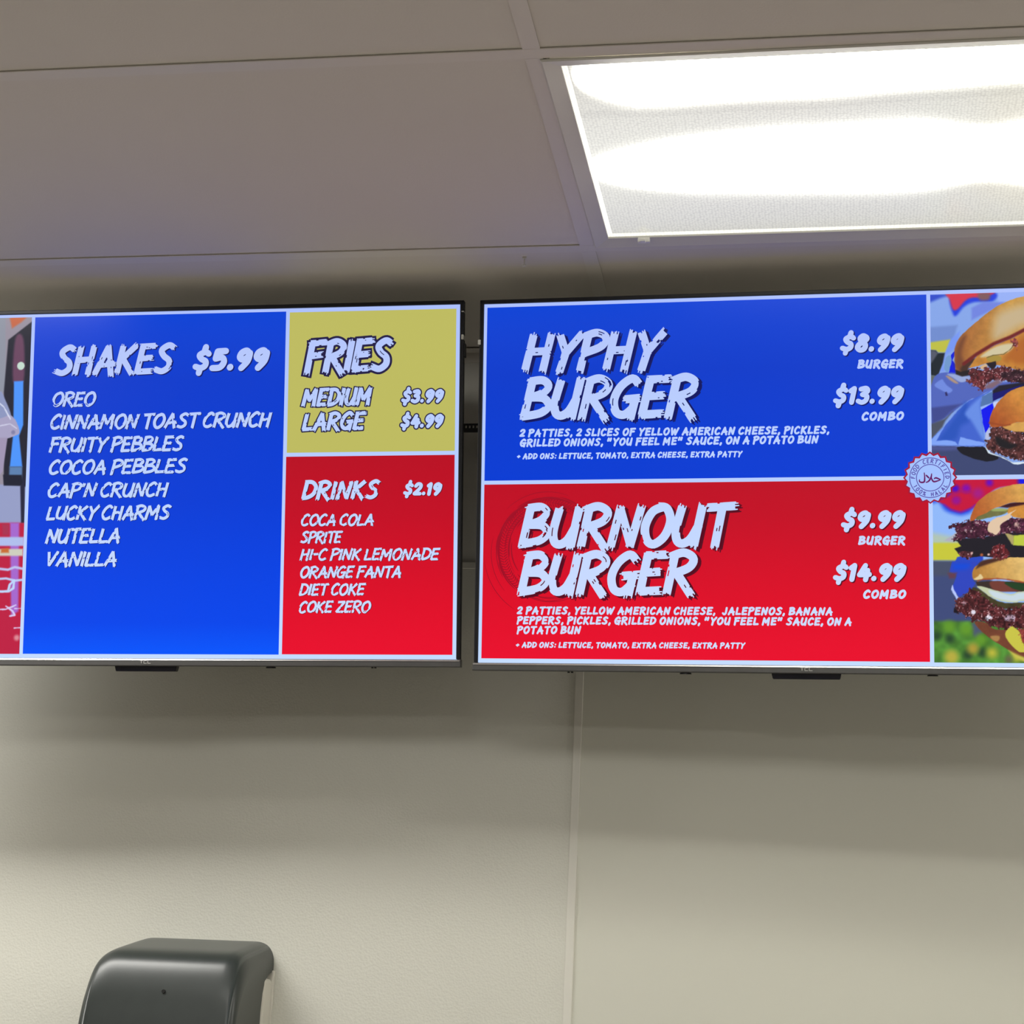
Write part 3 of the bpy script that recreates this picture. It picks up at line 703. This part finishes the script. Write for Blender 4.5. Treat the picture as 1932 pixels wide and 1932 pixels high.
PAINT_LOW = [
 ('P',[(1150, 495), (1887, 505), (1874, 1131), (1146, 1139)],(145, 185, 250),2),
 ('P',[(1302, 699), (1393, 718), (1393, 737), (1302, 737)],(176, 196, 180),22),
 ('P',[(1302, 730), (1402, 730), (1392, 781), (1302, 781)],(200, 200, 60),10),
 ('P',[(1302, 781), (1468, 782), (1465, 982), (1300, 983)],(72, 80, 104),10),
 ('P',[(1302, 824), (1476, 824), (1474, 956), (1300, 956)],(64, 76, 122),14),
 ('P',[(1301, 953), (1661, 952), (1659, 1093), (1299, 1096)],(76, 130, 50),14,'leaf'),
 ('S',[(1421, 959), (1440, 962), (1455, 978), (1433, 998), (1424, 988)],(76, 86, 112),14),
 ('D',[(1359, 969), (1405, 976), (1445, 1004)],16.1,(98, 152, 44),26),
 ('D',[(1324, 995), (1409, 1047), (1360, 1002), (1448, 1040)],11.9,(42, 72, 44),22),
 ('D',[(1364, 1053)],18.7,(182, 172, 66),26),
 ('D',[(1423, 1029)],14.4,(172, 152, 58),26),
 ('D',[(1475, 1041), (1542, 1052)],13.6,(188, 184, 62),30),
 ('D',[(1520, 1059)],10.2,(100, 100, 70),20),
 ('S',[(1312, 611), (1334, 614), (1352, 637), (1379, 648), (1401, 650), (1424, 639), (1434, 609), (1380, 562), (1313, 550)],(20, 62, 222),22),
 ('S',[(1334, 610), (1367, 590), (1371, 546), (1740, 542), (1650, 580), (1516, 572), (1470, 594), (1449, 612), (1433, 628), (1420, 633), (1394, 643), (1367, 635), (1349, 622)],(198, 20, 60),10),
 ('L',[(1349, 622), (1367, 636), (1394, 644), (1420, 634), (1434, 623)],3.6,(120, 30, 170),10),
 ('D',[(1380, 576)],10.0,(70, 0, 205),16),
 ('D',[(1410, 576)],11.6,(132, 0, 172),18),
 ('D',[(1474, 560)],8.9,(100, 0, 195),18),
 ('D',[(1382, 609)],12.1,(150, 10, 142),16),
 ('D',[(1564, 556)],12.1,(20, 20, 230),16),
 ('D',[(1442, 590)],14.5,(165, 25, 130),24),
 ('L',[(1361, 596), (1395, 584), (1422, 586)],4.8,(165, 20, 110),14),
 ('P',[(1362, 813), (1383, 771), (1408, 765), (1454, 765), (1454, 779), (1430, 802), (1425, 820)],(42, 74, 196),5),
 ('P',[(1361, 811), (1369, 783), (1439, 784), (1426, 816), (1428, 841), (1434, 843), (1422, 862), (1387, 886), (1367, 858), (1381, 824)],(48, 70, 190),4),
 ('S',[(1375, 790), (1416, 790), (1407, 805), (1375, 806)],(20, 74, 216),20),
 ('P',[(1356, 816), (1381, 816), (1375, 831), (1361, 832)],(100, 62, 80),10),
 ('P',[(1365, 862), (1369, 850), (1372, 863), (1385, 885), (1380, 891), (1374, 881)],(182, 198, 252),3),
 ('S',[(1428, 954), (1458, 957), (1482, 974), (1521, 976), (1692, 972), (1690, 1068), (1561, 1053), (1520, 1032), (1474, 1003), (1443, 977)],(116, 66, 46),3,'bun'),
 ('S',[(1472, 994), (1493, 993), (1496, 1001), (1488, 1009), (1475, 1003)],(172, 128, 76),6),
 ('P',[(1561, 1053), (1520, 1034), (1536, 1052), (1561, 1065), (1690, 1084), (1690, 1070)],(200, 190, 80),10),
 ('P',[(1432, 841), (1484, 839), (1564, 841), (1694, 849), (1694, 878), (1476, 865), (1438, 854)],(58, 46, 40),4),
 ('S',[(1473, 841), (1512, 841), (1532, 860), (1554, 867), (1496, 869), (1476, 858)],(116, 62, 52),6),
 ('S',[(1512, 843), (1564, 846), (1694, 852), (1694, 868), (1564, 866), (1532, 858)],(36, 66, 36),4),
 ('S',[(1426, 857), (1444, 863), (1475, 886), (1506, 899), (1546, 900), (1693, 891), (1693, 916), (1522, 918), (1475, 912), (1444, 889), (1424, 865)],(78, 72, 42),4,'leaf'),
 ('S',[(1436, 854), (1460, 857), (1496, 868), (1530, 876), (1564, 868), (1694, 871), (1678, 900), (1564, 895), (1541, 899), (1506, 896), (1475, 885), (1452, 868)],(194, 204, 168),3),
 ('S',[(1468, 865), (1496, 871), (1530, 879), (1564, 871), (1694, 874), (1678, 897), (1564, 891), (1541, 896), (1506, 892), (1480, 883)],(202, 218, 228),8),
 ('P',[(1371, 927), (1374, 907), (1373, 894), (1396, 884), (1409, 875), (1417, 859), (1427, 865), (1433, 863), (1452, 884), (1483, 907), (1514, 918), (1564, 907), (1693, 907), (1692, 974), (1562, 974), (1521, 976), (1474, 970), (1451, 953), (1434, 952), (1422, 957), (1416, 941), (1402, 938), (1396, 931), (1383, 931)],(88, 40, 42),3,'meat'),
 ('P',[(1371, 927), (1373, 914), (1383, 925), (1386, 932)],(30, 26, 34),4),
 ('D',[(1425, 927)],5.8,(225, 220, 235),4),
 ('D',[(1467, 941)],8.1,(225, 222, 240),6,'meat'),
 ('D',[(1520, 943), (1532, 943)],7.8,(196, 170, 190),8,'meat'),
 ('D',[(1380, 907), (1402, 901)],4.4,(170, 130, 140),6,'meat'),
 ('S',[(1511, 987), (1527, 967), (1540, 973), (1552, 985), (1562, 1017), (1598, 1036), (1562, 1039), (1544, 1035), (1520, 1009)],(202, 196, 72),3),
 ('S',[(1549, 976), (1562, 976), (1630, 989), (1583, 1021), (1562, 1013)],(150, 62, 56),6,'meat'),
 ('S',[(1424, 818), (1429, 802), (1446, 790), (1477, 777), (1566, 760), (1696, 763), (1741, 828), (1564, 842), (1523, 834), (1492, 831), (1452, 833), (1438, 837), (1426, 834)],(182, 128, 58),3,'bun',('g', [(1437, 829), (1565, 797)], (224, 186, 112))),
 ('L',[(1438, 839), (1452, 834), (1492, 832), (1523, 835), (1564, 843)],3.7,(168, 84, 44),4),
 ('S',[(1427, 834), (1438, 826), (1446, 819), (1453, 831), (1438, 836)],(226, 204, 150),4),
 ('S',[(1434, 804), (1453, 781), (1513, 772), (1513, 776), (1468, 791), (1445, 799)],(76, 46, 36),8),
 ('P',[(1372, 725), (1393, 718), (1453, 716), (1514, 702), (1736, 702), (1735, 772), (1528, 772), (1513, 775), (1445, 769), (1423, 772), (1392, 769), (1375, 747), (1394, 740), (1384, 726)],(34, 31, 38),3),
 ('P',[(1514, 702), (1539, 710), (1538, 738), (1532, 734)],(176, 162, 104),4),
 ('P',[(1538, 710), (1567, 708), (1736, 708), (1736, 740), (1566, 740), (1537, 738)],(190, 202, 68),4),
 ('P',[(1475, 767), (1474, 753), (1482, 742), (1498, 730), (1513, 741), (1522, 755), (1529, 767), (1505, 779), (1483, 773)],(112, 42, 46),6,'meat'),
 ('P',[(1384, 760), (1396, 754), (1423, 756), (1427, 765), (1414, 778), (1392, 773)],(92, 46, 52),4,'meat'),
 ('D',[(1423, 760), (1469, 764)],3.2,(225, 190, 180),4),
 ('D',[(1450, 765)],4.2,(170, 95, 60),5),
 ('D',[(1449, 706)],3.6,(140, 140, 150),5),
 ('P',[(1348, 724), (1372, 708), (1381, 701), (1387, 704), (1372, 717), (1372, 729)],(176, 176, 190),4),
 ('P',[(1361, 684), (1372, 676), (1398, 672), (1419, 668), (1439, 663), (1462, 669), (1474, 674), (1529, 661), (1567, 661), (1737, 663), (1736, 707), (1514, 704), (1473, 712), (1453, 719), (1423, 717), (1393, 723), (1378, 728), (1372, 720), (1384, 703), (1378, 690)],(78, 36, 56),3,'meat'),
 ('D',[(1407, 695), (1422, 697), (1436, 673)],3.2,(170, 140, 150),4),
 ('D',[(1548, 682)],6.5,(200, 160, 155),8,'meat'),
 ('S',[(1522, 636), (1568, 620), (1738, 627), (1737, 664), (1567, 662), (1532, 654)],(206, 140, 60),4,'bun'),
 ('S',[(1469, 698), (1470, 677), (1490, 661), (1514, 654), (1545, 638), (1531, 650), (1532, 660), (1504, 678), (1501, 697), (1490, 709), (1479, 703)],(226, 198, 168),3),
 ('S',[(1433, 656), (1454, 647), (1479, 635), (1521, 636), (1515, 649), (1469, 660), (1439, 666)],(112, 112, 68),4,'leaf'),
 ('S',[(1478, 636), (1500, 633), (1522, 636), (1514, 641), (1484, 641)],(156, 172, 104),6),
 ('P',[(1495, 629), (1530, 618), (1568, 613), (1738, 618), (1738, 626), (1568, 623), (1522, 632)],(62, 26, 32),6),
 ('S',[(1419, 668), (1424, 648), (1432, 628), (1447, 608), (1470, 591), (1500, 577), (1531, 568), (1569, 564), (1680, 568), (1738, 612), (1679, 619), (1568, 617), (1530, 618), (1500, 629), (1480, 636), (1462, 648), (1441, 656), (1432, 666)],(178, 94, 44),3,'bun',('g', [(1439, 648), (1568, 587)], (214, 164, 84))),
]
CALLIGRAPHY = [[(-0.236, 0.217), (-0.22, 0.072), (-0.22, -0.058), (-0.236, -0.159), (-0.315, -0.191), (-0.394, -0.174), (-0.43, -0.13), (-0.418, -0.065)],[(-0.172, 0.116), (-0.1, 0.043), (-0.036, -0.026)],[(0.06, 0.174), (0.043, 0.043), (-0.014, -0.08), (-0.086, -0.159), (-0.179, -0.195)],[(0.036, 0.058), (0.064, -0.058), (0.115, -0.145), (0.172, -0.164), (0.286, -0.137), (0.415, -0.09)],[(0.15, -0.051), (0.215, -0.01), (0.301, -0.032), (0.422, -0.087)]]

# ------------------------------------------------------------------ the two menu screens
M_BEZEL = plain('black_gloss_bezel', (0.010, 0.010, 0.013, 1), 0.5, 0.0, 0.25)
M_BACK = plain('black_back_shell', (0.010, 0.010, 0.012, 1), 0.55)
M_CHIN = mottled('dark_brushed_chin', (0.075, 0.073, 0.072, 1), 0.42, 90.0, 0.08)
M_CHROME = plain('bright_lip', (0.58, 0.57, 0.54, 1), 0.38, 1.0)
M_BOX = plain('sensor_black', (0.006, 0.006, 0.012, 1), 0.25)
M_LOGO = plain('logo_silver', (0.42, 0.41, 0.40, 1), 0.4)
M_CLIP = plain('pale_metal', (0.55, 0.54, 0.50, 1), 0.4)
M_STEEL = plain('black_steel', (0.018, 0.018, 0.019, 1), 0.45)
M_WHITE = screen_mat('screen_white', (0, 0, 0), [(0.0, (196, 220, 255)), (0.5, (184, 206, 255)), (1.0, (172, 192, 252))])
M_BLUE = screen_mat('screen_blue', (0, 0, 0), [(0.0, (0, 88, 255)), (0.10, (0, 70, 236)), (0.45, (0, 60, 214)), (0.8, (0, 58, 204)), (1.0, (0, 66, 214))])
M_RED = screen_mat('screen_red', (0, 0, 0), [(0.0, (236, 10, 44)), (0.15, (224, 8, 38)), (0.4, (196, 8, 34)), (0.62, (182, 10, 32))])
M_YEL = screen_mat('screen_yellow', (190, 187, 96))
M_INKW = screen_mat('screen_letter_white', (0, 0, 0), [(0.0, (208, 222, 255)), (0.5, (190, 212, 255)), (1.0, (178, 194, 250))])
M_INKN = screen_mat('screen_letter_navy', (14, 20, 96))
M_INKB = screen_mat('screen_outline_dark', (36, 30, 70))
M_INKM = screen_mat('screen_letter_maroon', (88, 8, 30))
M_RING = screen_mat('screen_ring_red', (160, 12, 36))
M_SEALR = screen_mat('screen_seal_red', (160, 24, 56))
M_SEALP = screen_mat('screen_seal_purple', (92, 82, 168))
M_SEALI = screen_mat('screen_seal_ink', (104, 24, 96))
M_SEALF = screen_mat('screen_seal_fill', (164, 194, 255))
M_PIC = picture_mat()

def rect_obj(name, x0, x1, y0, y1, layer, mat, parent):
    k = Ink(); k.poly([(x0, y1), (x1, y1), (x1, y0), (x0, y0)], 0)
    return k.build(name, [mat], parent, {0: layer})

def bar(bm, x0, x1, z0, z1, y0, y1, bev=0.001): add_box(bm, x0, x1, y0, y1, z0, z1, bev)

def menu_screen(pos, rot, label, which):
    t = empty('menu_screen', pos, label, 'television', 'menu screens in a row on the wall')
    t.rotation_euler = Matrix(rot).to_euler()
    B = 0.0070; CH = 0.0135
    # frame round the panel
    bm = bmesh.new()
    bar(bm, -SW - B, SW + B, SH + 0.0004, SH + B, -0.003, 0.012)
    bar(bm, -SW - B, -SW - 0.0004, -SH, SH + B, -0.003, 0.012)
    bar(bm, SW + 0.0004, SW + B, -SH, SH + B, -0.003, 0.012)
    obj('bezel', bm, M_BEZEL, t)
    # chin along the bottom edge, with a bright lip on its upper bevel
    bm = bmesh.new()
    prof = [(-0.0035, -SH - 0.0012), (-0.0065, -SH - 0.0032), (-0.0072, -SH - CH + 0.0015), (-0.006, -SH - CH), (0.012, -SH - CH), (0.012, -SH - 0.0004), (-0.003, -SH - 0.0004)]
    ends = []
    for x in (-SW - B - 0.0012, SW + B + 0.0012): ends.append([bm.verts.new((x, y, z)) for y, z in prof])
    n = len(prof)
    for k in range(n): bm.faces.new((ends[0][k], ends[1][k], ends[1][(k + 1) % n], ends[0][(k + 1) % n]))
    bm.faces.new(list(reversed(ends[0]))); bm.faces.new(ends[1])
    ch = obj('chin', bm, M_CHIN, t)
    bm = bmesh.new()
    lp = [(-0.0060, -SH - 0.0016), (-0.0072, -SH - 0.0035), (-0.0060, -SH - 0.0040), (-0.0030, -SH - 0.0012)]
    ends = [[bm.verts.new((x, y, z)) for y, z in lp] for x in (-SW - B, SW + B)]
    for q in range(4): bm.faces.new((ends[0][q], ends[1][q], ends[1][(q + 1) % 4], ends[0][(q + 1) % 4]))
    bm.faces.new(list(reversed(ends[0]))); bm.faces.new(ends[1])
    obj('lip', bm, M_CHROME, ch)['label'] = 'bright metallic lip'
    # maker's mark: three small letters in the middle of the chin
    k = Ink()
    cz = 1080 + 0.0042 / (2 * SH) * 1080
    hh = 0.0046 / (2 * SH) * 1080; ww = 0.0052 / (2 * SW) * 1920; x = 960 - ww * 1.75
    for ltr in ('T', 'C', 'L'):
        S = {'T': [[(0, 0), (1, 0)], [(.5, 0), (.5, 1)]], 'C': [[(1, 0), (0, 0), (0, 1), (1, 1)]], 'L': [[(0, 0), (0, 1), (1, 1)]]}[ltr]
        for s_ in S:
            for a, b in zip(s_[:-1], s_[1:]):
                k.strip([(x + a[0] * ww, cz + a[1] * hh), (x + b[0] * ww, cz + b[1] * hh)], hh * 0.14, 0)
        x += ww * 1.35
    k.build('logo', [M_LOGO], ch, {0: 0.0076})
    # remote sensor box under the chin
    bm = bmesh.new()
    zt, zb = -SH - CH + 0.0005, -SH - CH - 0.0090
    w1, w2 = 0.0555, 0.0535
    v = [bm.verts.new(c) for c in [(-w1, -0.004, zt), (w1, -0.004, zt), (w1, 0.012, zt), (-w1, 0.012, zt), (-w2, -0.0035, zb), (w2, -0.0035, zb), (w2, 0.010, zb), (-w2, 0.010, zb)]]
    for q in [(0, 1, 5, 4), (1, 2, 6, 5), (2, 3, 7, 6), (3, 0, 4, 7), (0, 3, 2, 1), (4, 5, 6, 7)]: bm.faces.new([v[i] for i in q])
    bmesh.ops.bevel(bm, geom=list(bm.edges), offset=0.0008, segments=2, affect='EDGES')
    obj('sensor_box', bm, M_BOX, t)
    # rear: slim tray and the thicker electronics hump
    bm = bmesh.new(); add_box(bm, -SW - B + .001, SW + B - .001, 0.012, 0.020, -SH - CH + .001, SH + B - .001, 0.003)
    obj('rear_tray', bm, M_BACK, t)
    bm = bmesh.new(); add_box(bm, -SW * 0.82, SW * 0.82, 0.0202, 0.058, -SH - 0.004, SH * 0.35, 0.012, 3)
    obj('electronics_hump', bm, M_BACK, t)
    # small pale edge clips and screw bosses that show at the rim
    if which == 'L':
        clips = [(SW + B - 0.001, 23, 0.0028, 0.0020), (SW + B - 0.001, 102, 0.0028, 0.0085)]
        bumps = [(1350, 0.009, 0.0035), (1664, 0.0022, 0.0030), (1673, 0.0022, 0.0030)]
    else:
        clips = [(-SW - B + 0.001, 117, 0.0034, 0.0085)]
        bumps = [(270.7, 0.0022, 0.0032), (281, 0.0022, 0.0032), (614, 0.010, 0.0035), (1312, 0.009, 0.003)]
    for cx, ay, cw, hz in clips:
        z = art(0, ay)[1]; bm = bmesh.new()
        add_box(bm, cx - cw, cx + cw * 0.4, -0.0042, 0.011, z - hz / 2, z + hz / 2, 0.0006)
        obj('edge_clip', bm, M_CLIP, t)
    if which == 'L':
        z = art(0, 140)[1]; bm = bmesh.new(); add_box(bm, SW + B - 0.001, SW + B + 0.0022, 0.001, 0.016, z - 0.012, z + 0.012, 0.001)
        obj('side_catch', bm, M_BACK, t)
    for ax, r, h in bumps:
        bm = bmesh.new(); add_cyl(bm, (art(ax, 0)[0], 0.004, -SH - CH - h / 2 + 0.001), r, h, 'Z', 16, r * 0.8)
        obj('screw_boss', bm, M_BACK, t)
    # the lit panel and what it shows
    bm = bmesh.new(); add_box(bm, -SW, SW, 0.0, 0.011, -SH, SH)
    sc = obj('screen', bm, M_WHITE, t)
    L1, L2, L3 = 0.0002, 0.0004, 0.0006
    def cp(name, *a):
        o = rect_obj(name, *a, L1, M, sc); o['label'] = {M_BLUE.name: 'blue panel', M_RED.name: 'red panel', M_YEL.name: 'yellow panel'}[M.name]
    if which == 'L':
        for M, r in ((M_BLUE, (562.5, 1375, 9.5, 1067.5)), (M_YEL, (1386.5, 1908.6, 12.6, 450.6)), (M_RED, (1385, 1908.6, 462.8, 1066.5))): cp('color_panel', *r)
        picture('picture', PAINT_CUP, 12, 551.5, 9, 1068, (380, 560), 3, sc, M_PIC, L1)['label'] = 'picture of a milkshake cup before a dark window'
    else:
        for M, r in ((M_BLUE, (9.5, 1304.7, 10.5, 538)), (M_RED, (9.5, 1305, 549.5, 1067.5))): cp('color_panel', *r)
        # faint tyre-track ring behind the heading
        k = Ink(); R = random.Random(5); cx, cy, rad = 208, 744.7, 153.5
        def arc(r, a0, a1, h, mi=0, dr=0.0):
            nn = max(6, int((a1 - a0) / 0.06)); P = []
            for i in range(nn + 1):
                a = a0 + (a1 - a0) * i / nn
                P.append((cx + (r + dr * i / nn) * math.cos(a), cy - (r + dr * i / nn) * math.sin(a)))
            tp = [max(0.15, max(0.0, math.sin(math.pi * i / nn)) ** 0.4) for i in range(nn + 1)]
            k.strip(P, h, mi, tp)
        for i in range(44):
            a0 = R.uniform(0.25, 4.6); r = R.choice([R.uniform(0.73, 0.8), R.uniform(0.84, 1.0), R.uniform(0.96, 1.03)]) * rad
            arc(r, a0, a0 + R.uniform(0.25, 1.0), R.uniform(0.6, 2.0), 0, R.uniform(-4, 4))
        for i in range(62):
            a = 0.75 + i * 0.058
            for s_ in (-1, 1):
                r0, r1 = rad * (0.90 + 0.006 * s_), rad * (0.90 + 0.075 * s_)
                k.strip([(cx + r0 * math.cos(a), cy - r0 * math.sin(a)), (cx + r1 * math.cos(a - .05), cy - r1 * math.sin(a - .05))], 1.5, 0)
        for r in (1.0, 0.975, 0.80): arc(rad * r, 0.9, 3.75, 1.5)
        for a0, a1, r in ((2.9, 3.9, 1.12), (3.3, 4.2, 1.28), (1.2, 2.4, 1.10), (4.0, 5.2, 0.98), (4.2, 5.1, 0.92)): arc(rad * r, a0, a1, 1.0, 0, 8)
        k.build('tire_track_ring', [M_RING], sc, {0: 0.0003})
        picture('picture', PAINT_TOP, 1315.5, 1910, 11.2, 537.5, (1310, 1600), 21, sc, M_PIC, L1)['label'] = 'picture of two wrapped cheeseburgers'
        picture('picture', PAINT_LOW, 1316.5, 1910, 550.5, 1069, (1310, 1600), 47, sc, M_PIC, L1)['label'] = 'picture of two stacked burgers against sky'
    seed = 100
    for tv, style, words, xl, yl, xr, yr, cap, edge in TEXTS:
        if tv != which: continue
        seed += 1
        k = Ink(); write(k, words, style, xl, yl, xr, yr, cap, edge, seed)
        if edge == 'O': dark = M_INKB
        elif which == 'L': dark = M_INKN if xl < 1300 else M_INKM
        else: dark = M_INKN if yl < 540 else M_INKM
        nm = {'H': 'heading', 'J': 'heading', 'P': 'price', 'Q': 'price'}.get(style, 'menu_line')
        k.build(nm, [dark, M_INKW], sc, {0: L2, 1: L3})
    if which == 'R':
        k = Ink(); cx, cy, R0 = 1310.3, 543.9, 70.0
        def circ(r, n=72): return [(cx + r * math.cos(2 * math.pi * i / n), cy - r * math.sin(2 * math.pi * i / n)) for i in range(n + 1)]
        def star(r, q, dx=0, dy=0):
            return [(cx + dx + (r if i % 2 == 0 else r * q) * math.cos(math.pi / 2 + math.pi * i / 20), cy + dy - (r if i % 2 == 0 else r * q) * math.sin(math.pi / 2 + math.pi * i / 20)) for i in range(40)]
        def fan(P, mi):
            for i in range(len(P)): k.poly([(cx, cy), P[i], P[(i + 1) % len(P)]], mi)
        fan(star(R0 * 1.08, 0.90, 0, -0.5), 0); fan(star(R0, 0.895), 1)
        k.strip(circ(R0 * 0.815), 1.2, 2); k.strip(circ(R0 * 0.545), 1.2, 2)
        def ring_text(txt, r, a_mid, step, up, cap):
            n_ = len(txt)
            for i, c in enumerate(txt):
                a = a_mid + (-(i - (n_ - 1) / 2) * step if up else (i - (n_ - 1) / 2) * step)
                px_, py_ = cx + r * math.cos(a), cy - r * math.sin(a)
                rx, ry = (math.sin(a), math.cos(a)) if up else (-math.sin(a), -math.cos(a))    # reading direction, page y down
                ux, uy = ry, -rx
                w_ = G[c][0]
                for st in G[c][1]:
                    P = [(px_ + ((q[0] - w_ / 2) * 1.12 * rx + (q[1] - 50) * ux) * cap / 100, py_ + ((q[0] - w_ / 2) * 1.12 * ry + (q[1] - 50) * uy) * cap / 100) for q in stroke_pts(st)]
                    k.strip(P, cap * 0.115, 3)
        ring_text('FOOD CERTIFIED', R0 * 0.685, math.radians(90), math.radians(13.6), True, 10.8)
        ring_text('100% HALAL', R0 * 0.685, math.radians(270), math.radians(13.4), False, 10.8)
        for st in CALLIGRAPHY:
            P = [(cx + p[0] * R0, cy - p[1] * R0) for p in catmull(st, 6)]
            nn = len(P); k.strip(P, 2.1, 4, [0.55 + 0.6 * math.sin(math.pi * (i + 1) / (nn + 1)) for i in range(nn)])
        k.build('halal_seal', [M_SEALR, M_SEALF, M_SEALP, M_SEALP, M_SEALI], sc, {0: 0.0007, 1: 0.0009, 2: 0.0011, 3: 0.0011, 4: 0.0011})
    # hanging bracket: two uprights with a hook on the wall rail
    Mi = t.rotation_euler.to_matrix().inverted(); P0 = Vector(pos)
    for bx in (-0.20, 0.20):
        bm = bmesh.new(); add_box(bm, bx - 0.016, bx + 0.016, 0.0582, 0.0645, -0.19, 0.085, 0.001)
        add_box(bm, bx - 0.016, bx + 0.016, 0.020, 0.0645, 0.085, 0.20, 0.001)
        hook = Mi @ (Vector((pos[0] + bx, RAIL_Y, RAIL_Z)) - P0)
        add_box(bm, bx - 0.012, bx + 0.012, 0.060, hook.y - 0.0055, hook.z - 0.012, hook.z + 0.012, 0.001)
        obj('bracket', bm, M_STEEL, t)
    return t

RAIL_Y, RAIL_Z = WALL - 0.045, 1.5 + (2.6375 - 1.5) * (WALL - 0.045) / 3.1507
menu_screen((-1.16121, 2.96253, 2.47371), [[0.999649, -0.0252, -0.008121], [0.02323, 0.981971, -0.187601], [0.012702, 0.187347, 0.982212]], 'left menu screen listing shakes, fries and drinks on blue, yellow and red panels', 'L')
menu_screen((-0.03482, 2.93587, 2.46836), [[0.999381, 0.035159, -0.001462], [-0.034832, 0.982451, -0.183239], [-0.005006, 0.183177, 0.983067]], 'right menu screen with two burgers listed on blue and red panels, round seal', 'R')

# slotted steel rail the screens hang from; it shows in the gap between them
bm = bmesh.new()
x0, x1 = -1.50, 0.30
add_box(bm, x0, x1, RAIL_Y - 0.002, RAIL_Y, RAIL_Z + 0.005, RAIL_Z + 0.0085)
add_box(bm, x0, x1, RAIL_Y - 0.002, RAIL_Y, RAIL_Z - 0.0085, RAIL_Z - 0.0005)
xx = x0
while xx < x1:
    add_box(bm, xx, min(xx + 0.0035, x1), RAIL_Y - 0.002, RAIL_Y, RAIL_Z - 0.0005, RAIL_Z + 0.005); xx += 0.0068
rail = obj('mounting_rail', bm, M_STEEL)
tag(rail, 'black slotted steel rail showing in the gap between the two menu screens', 'mounting rail')
for xx in (-1.42, -0.80, -0.45, 0.22):
    bm = bmesh.new(); add_box(bm, xx - 0.015, xx + 0.015, RAIL_Y, WALL, RAIL_Z - 0.0085, RAIL_Z + 0.0085, 0.001)
    obj('standoff', bm, M_STEEL, rail)

# ------------------------------------------------------------------ paper towel dispenser on the left wall panel
M_COVER = mottled('smoked_plastic_cover', (0.030, 0.036, 0.034, 1), 0.32, 40.0, 0.12, 0.05, 500, 0.0004)
M_DBACK = plain('pale_grey_back', (0.55, 0.53, 0.47, 1), 0.45)
DX, HWD = -1.055, 0.130
disp = empty('paper_towel_dispenser', (DX * WK, WALL - 0.003, 1.5 + (1.335 - 1.5) * WK), 'dark grey curved paper towel dispenser on the wall below the left menu screen', 'paper towel dispenser')
disp.scale = (WK, WK, WK)
prof = [(0.0, 0.379), (0.03, 0.3735), (0.06, 0.3675), (0.10, 0.3595), (0.13, 0.353), (0.150, 0.346), (0.164, 0.336), (0.174, 0.322), (0.184, 0.300), (0.192, 0.275), (0.199, 0.240), (0.203, 0.205),
        (0.205, 0.165), (0.202, 0.125), (0.193, 0.085), (0.178, 0.050), (0.150, 0.022), (0.11, 0.006), (0.055, 0.0)]
prof = [tuple(p) for p in catmull(prof, 3)]
back = [(0.055, 0.262), (0.052, 0.292), (0.044, 0.311), (0.030, 0.322), (0.012, 0.328), (0.0, 0.330)]
def dome(x, d, z):
    a = abs(x); RT = 0.045 if x < 0 else 0.034
    e = max(0.0, a - (HWD - RT)) / RT
    drop = RT * 0.85 * (1 - math.sqrt(max(0.0, 1 - e * e))) if e > 0 else 0.0
    k = min(1.0, max(0.0, (z - 0.20) / 0.15)); k = k * k * (3 - 2 * k)
    r2 = 0.014; e2 = max(0.0, a - (HWD - r2)) / r2
    ins = r2 * (1 - math.sqrt(max(0.0, 1 - e2 * e2)))
    dd = d - ins * min(1.0, d / 0.05)
    return (x, -dd, z - drop * k - (ins * 0.6 * k))
bm = bmesh.new()
xs = sorted(set([round(-HWD + 2 * HWD * i / 26, 5) for i in range(27)] + [s * (HWD - q) for s in (-1, 1) for q in (0.0, 0.0008, 0.002, 0.004, 0.007, 0.010, 0.014, 0.019, 0.026, 0.033)]))
grid = [[bm.verts.new(dome(x, d, z)) for d, z in prof] for x in xs]
for i in range(len(xs) - 1):
    for j in range(len(prof) - 1):
        bm.faces.new((grid[i][j], grid[i + 1][j], grid[i + 1][j + 1], grid[i][j + 1]))
for col, x in ((grid[0], -HWD), (grid[-1], HWD)):
    zt = col[0].co.z
    bv = [bm.verts.new((x, -d, min(z, zt - 0.004 - 0.05 * d) if d < 0.02 else min(z, zt - 0.006))) for d, z in back]
    bm.faces.new(col + bv)
cover = obj('cover', bm, M_COVER, disp)
for p in cover.data.polygons: p.use_smooth = len(p.vertices) == 4
bm = bmesh.new(); add_box(bm, -HWD + 0.002, HWD + 0.0012, -0.050, 0.0, 0.004, 0.318, 0.008, 3)
add_box(bm, -HWD + 0.001, HWD + 0.0045, -0.008, 0.0, 0.004, 0.332, 0.003, 2)
obj('back_plate', bm, M_DBACK, disp)
bm = bmesh.new(); add_cyl(bm, (0.008, -0.1905, 0.283), 0.0030, 0.004, 'Y', 14)
obj('lock_button', bm, plain('lock_dark', (0.006, 0.006, 0.006, 1), 0.6), disp)
bm = bmesh.new(); add_box(bm, -0.105, 0.105, -0.15, -0.06, -0.006, 0.010, 0.004)
obj('towel_slot', bm, M_BACK, disp)
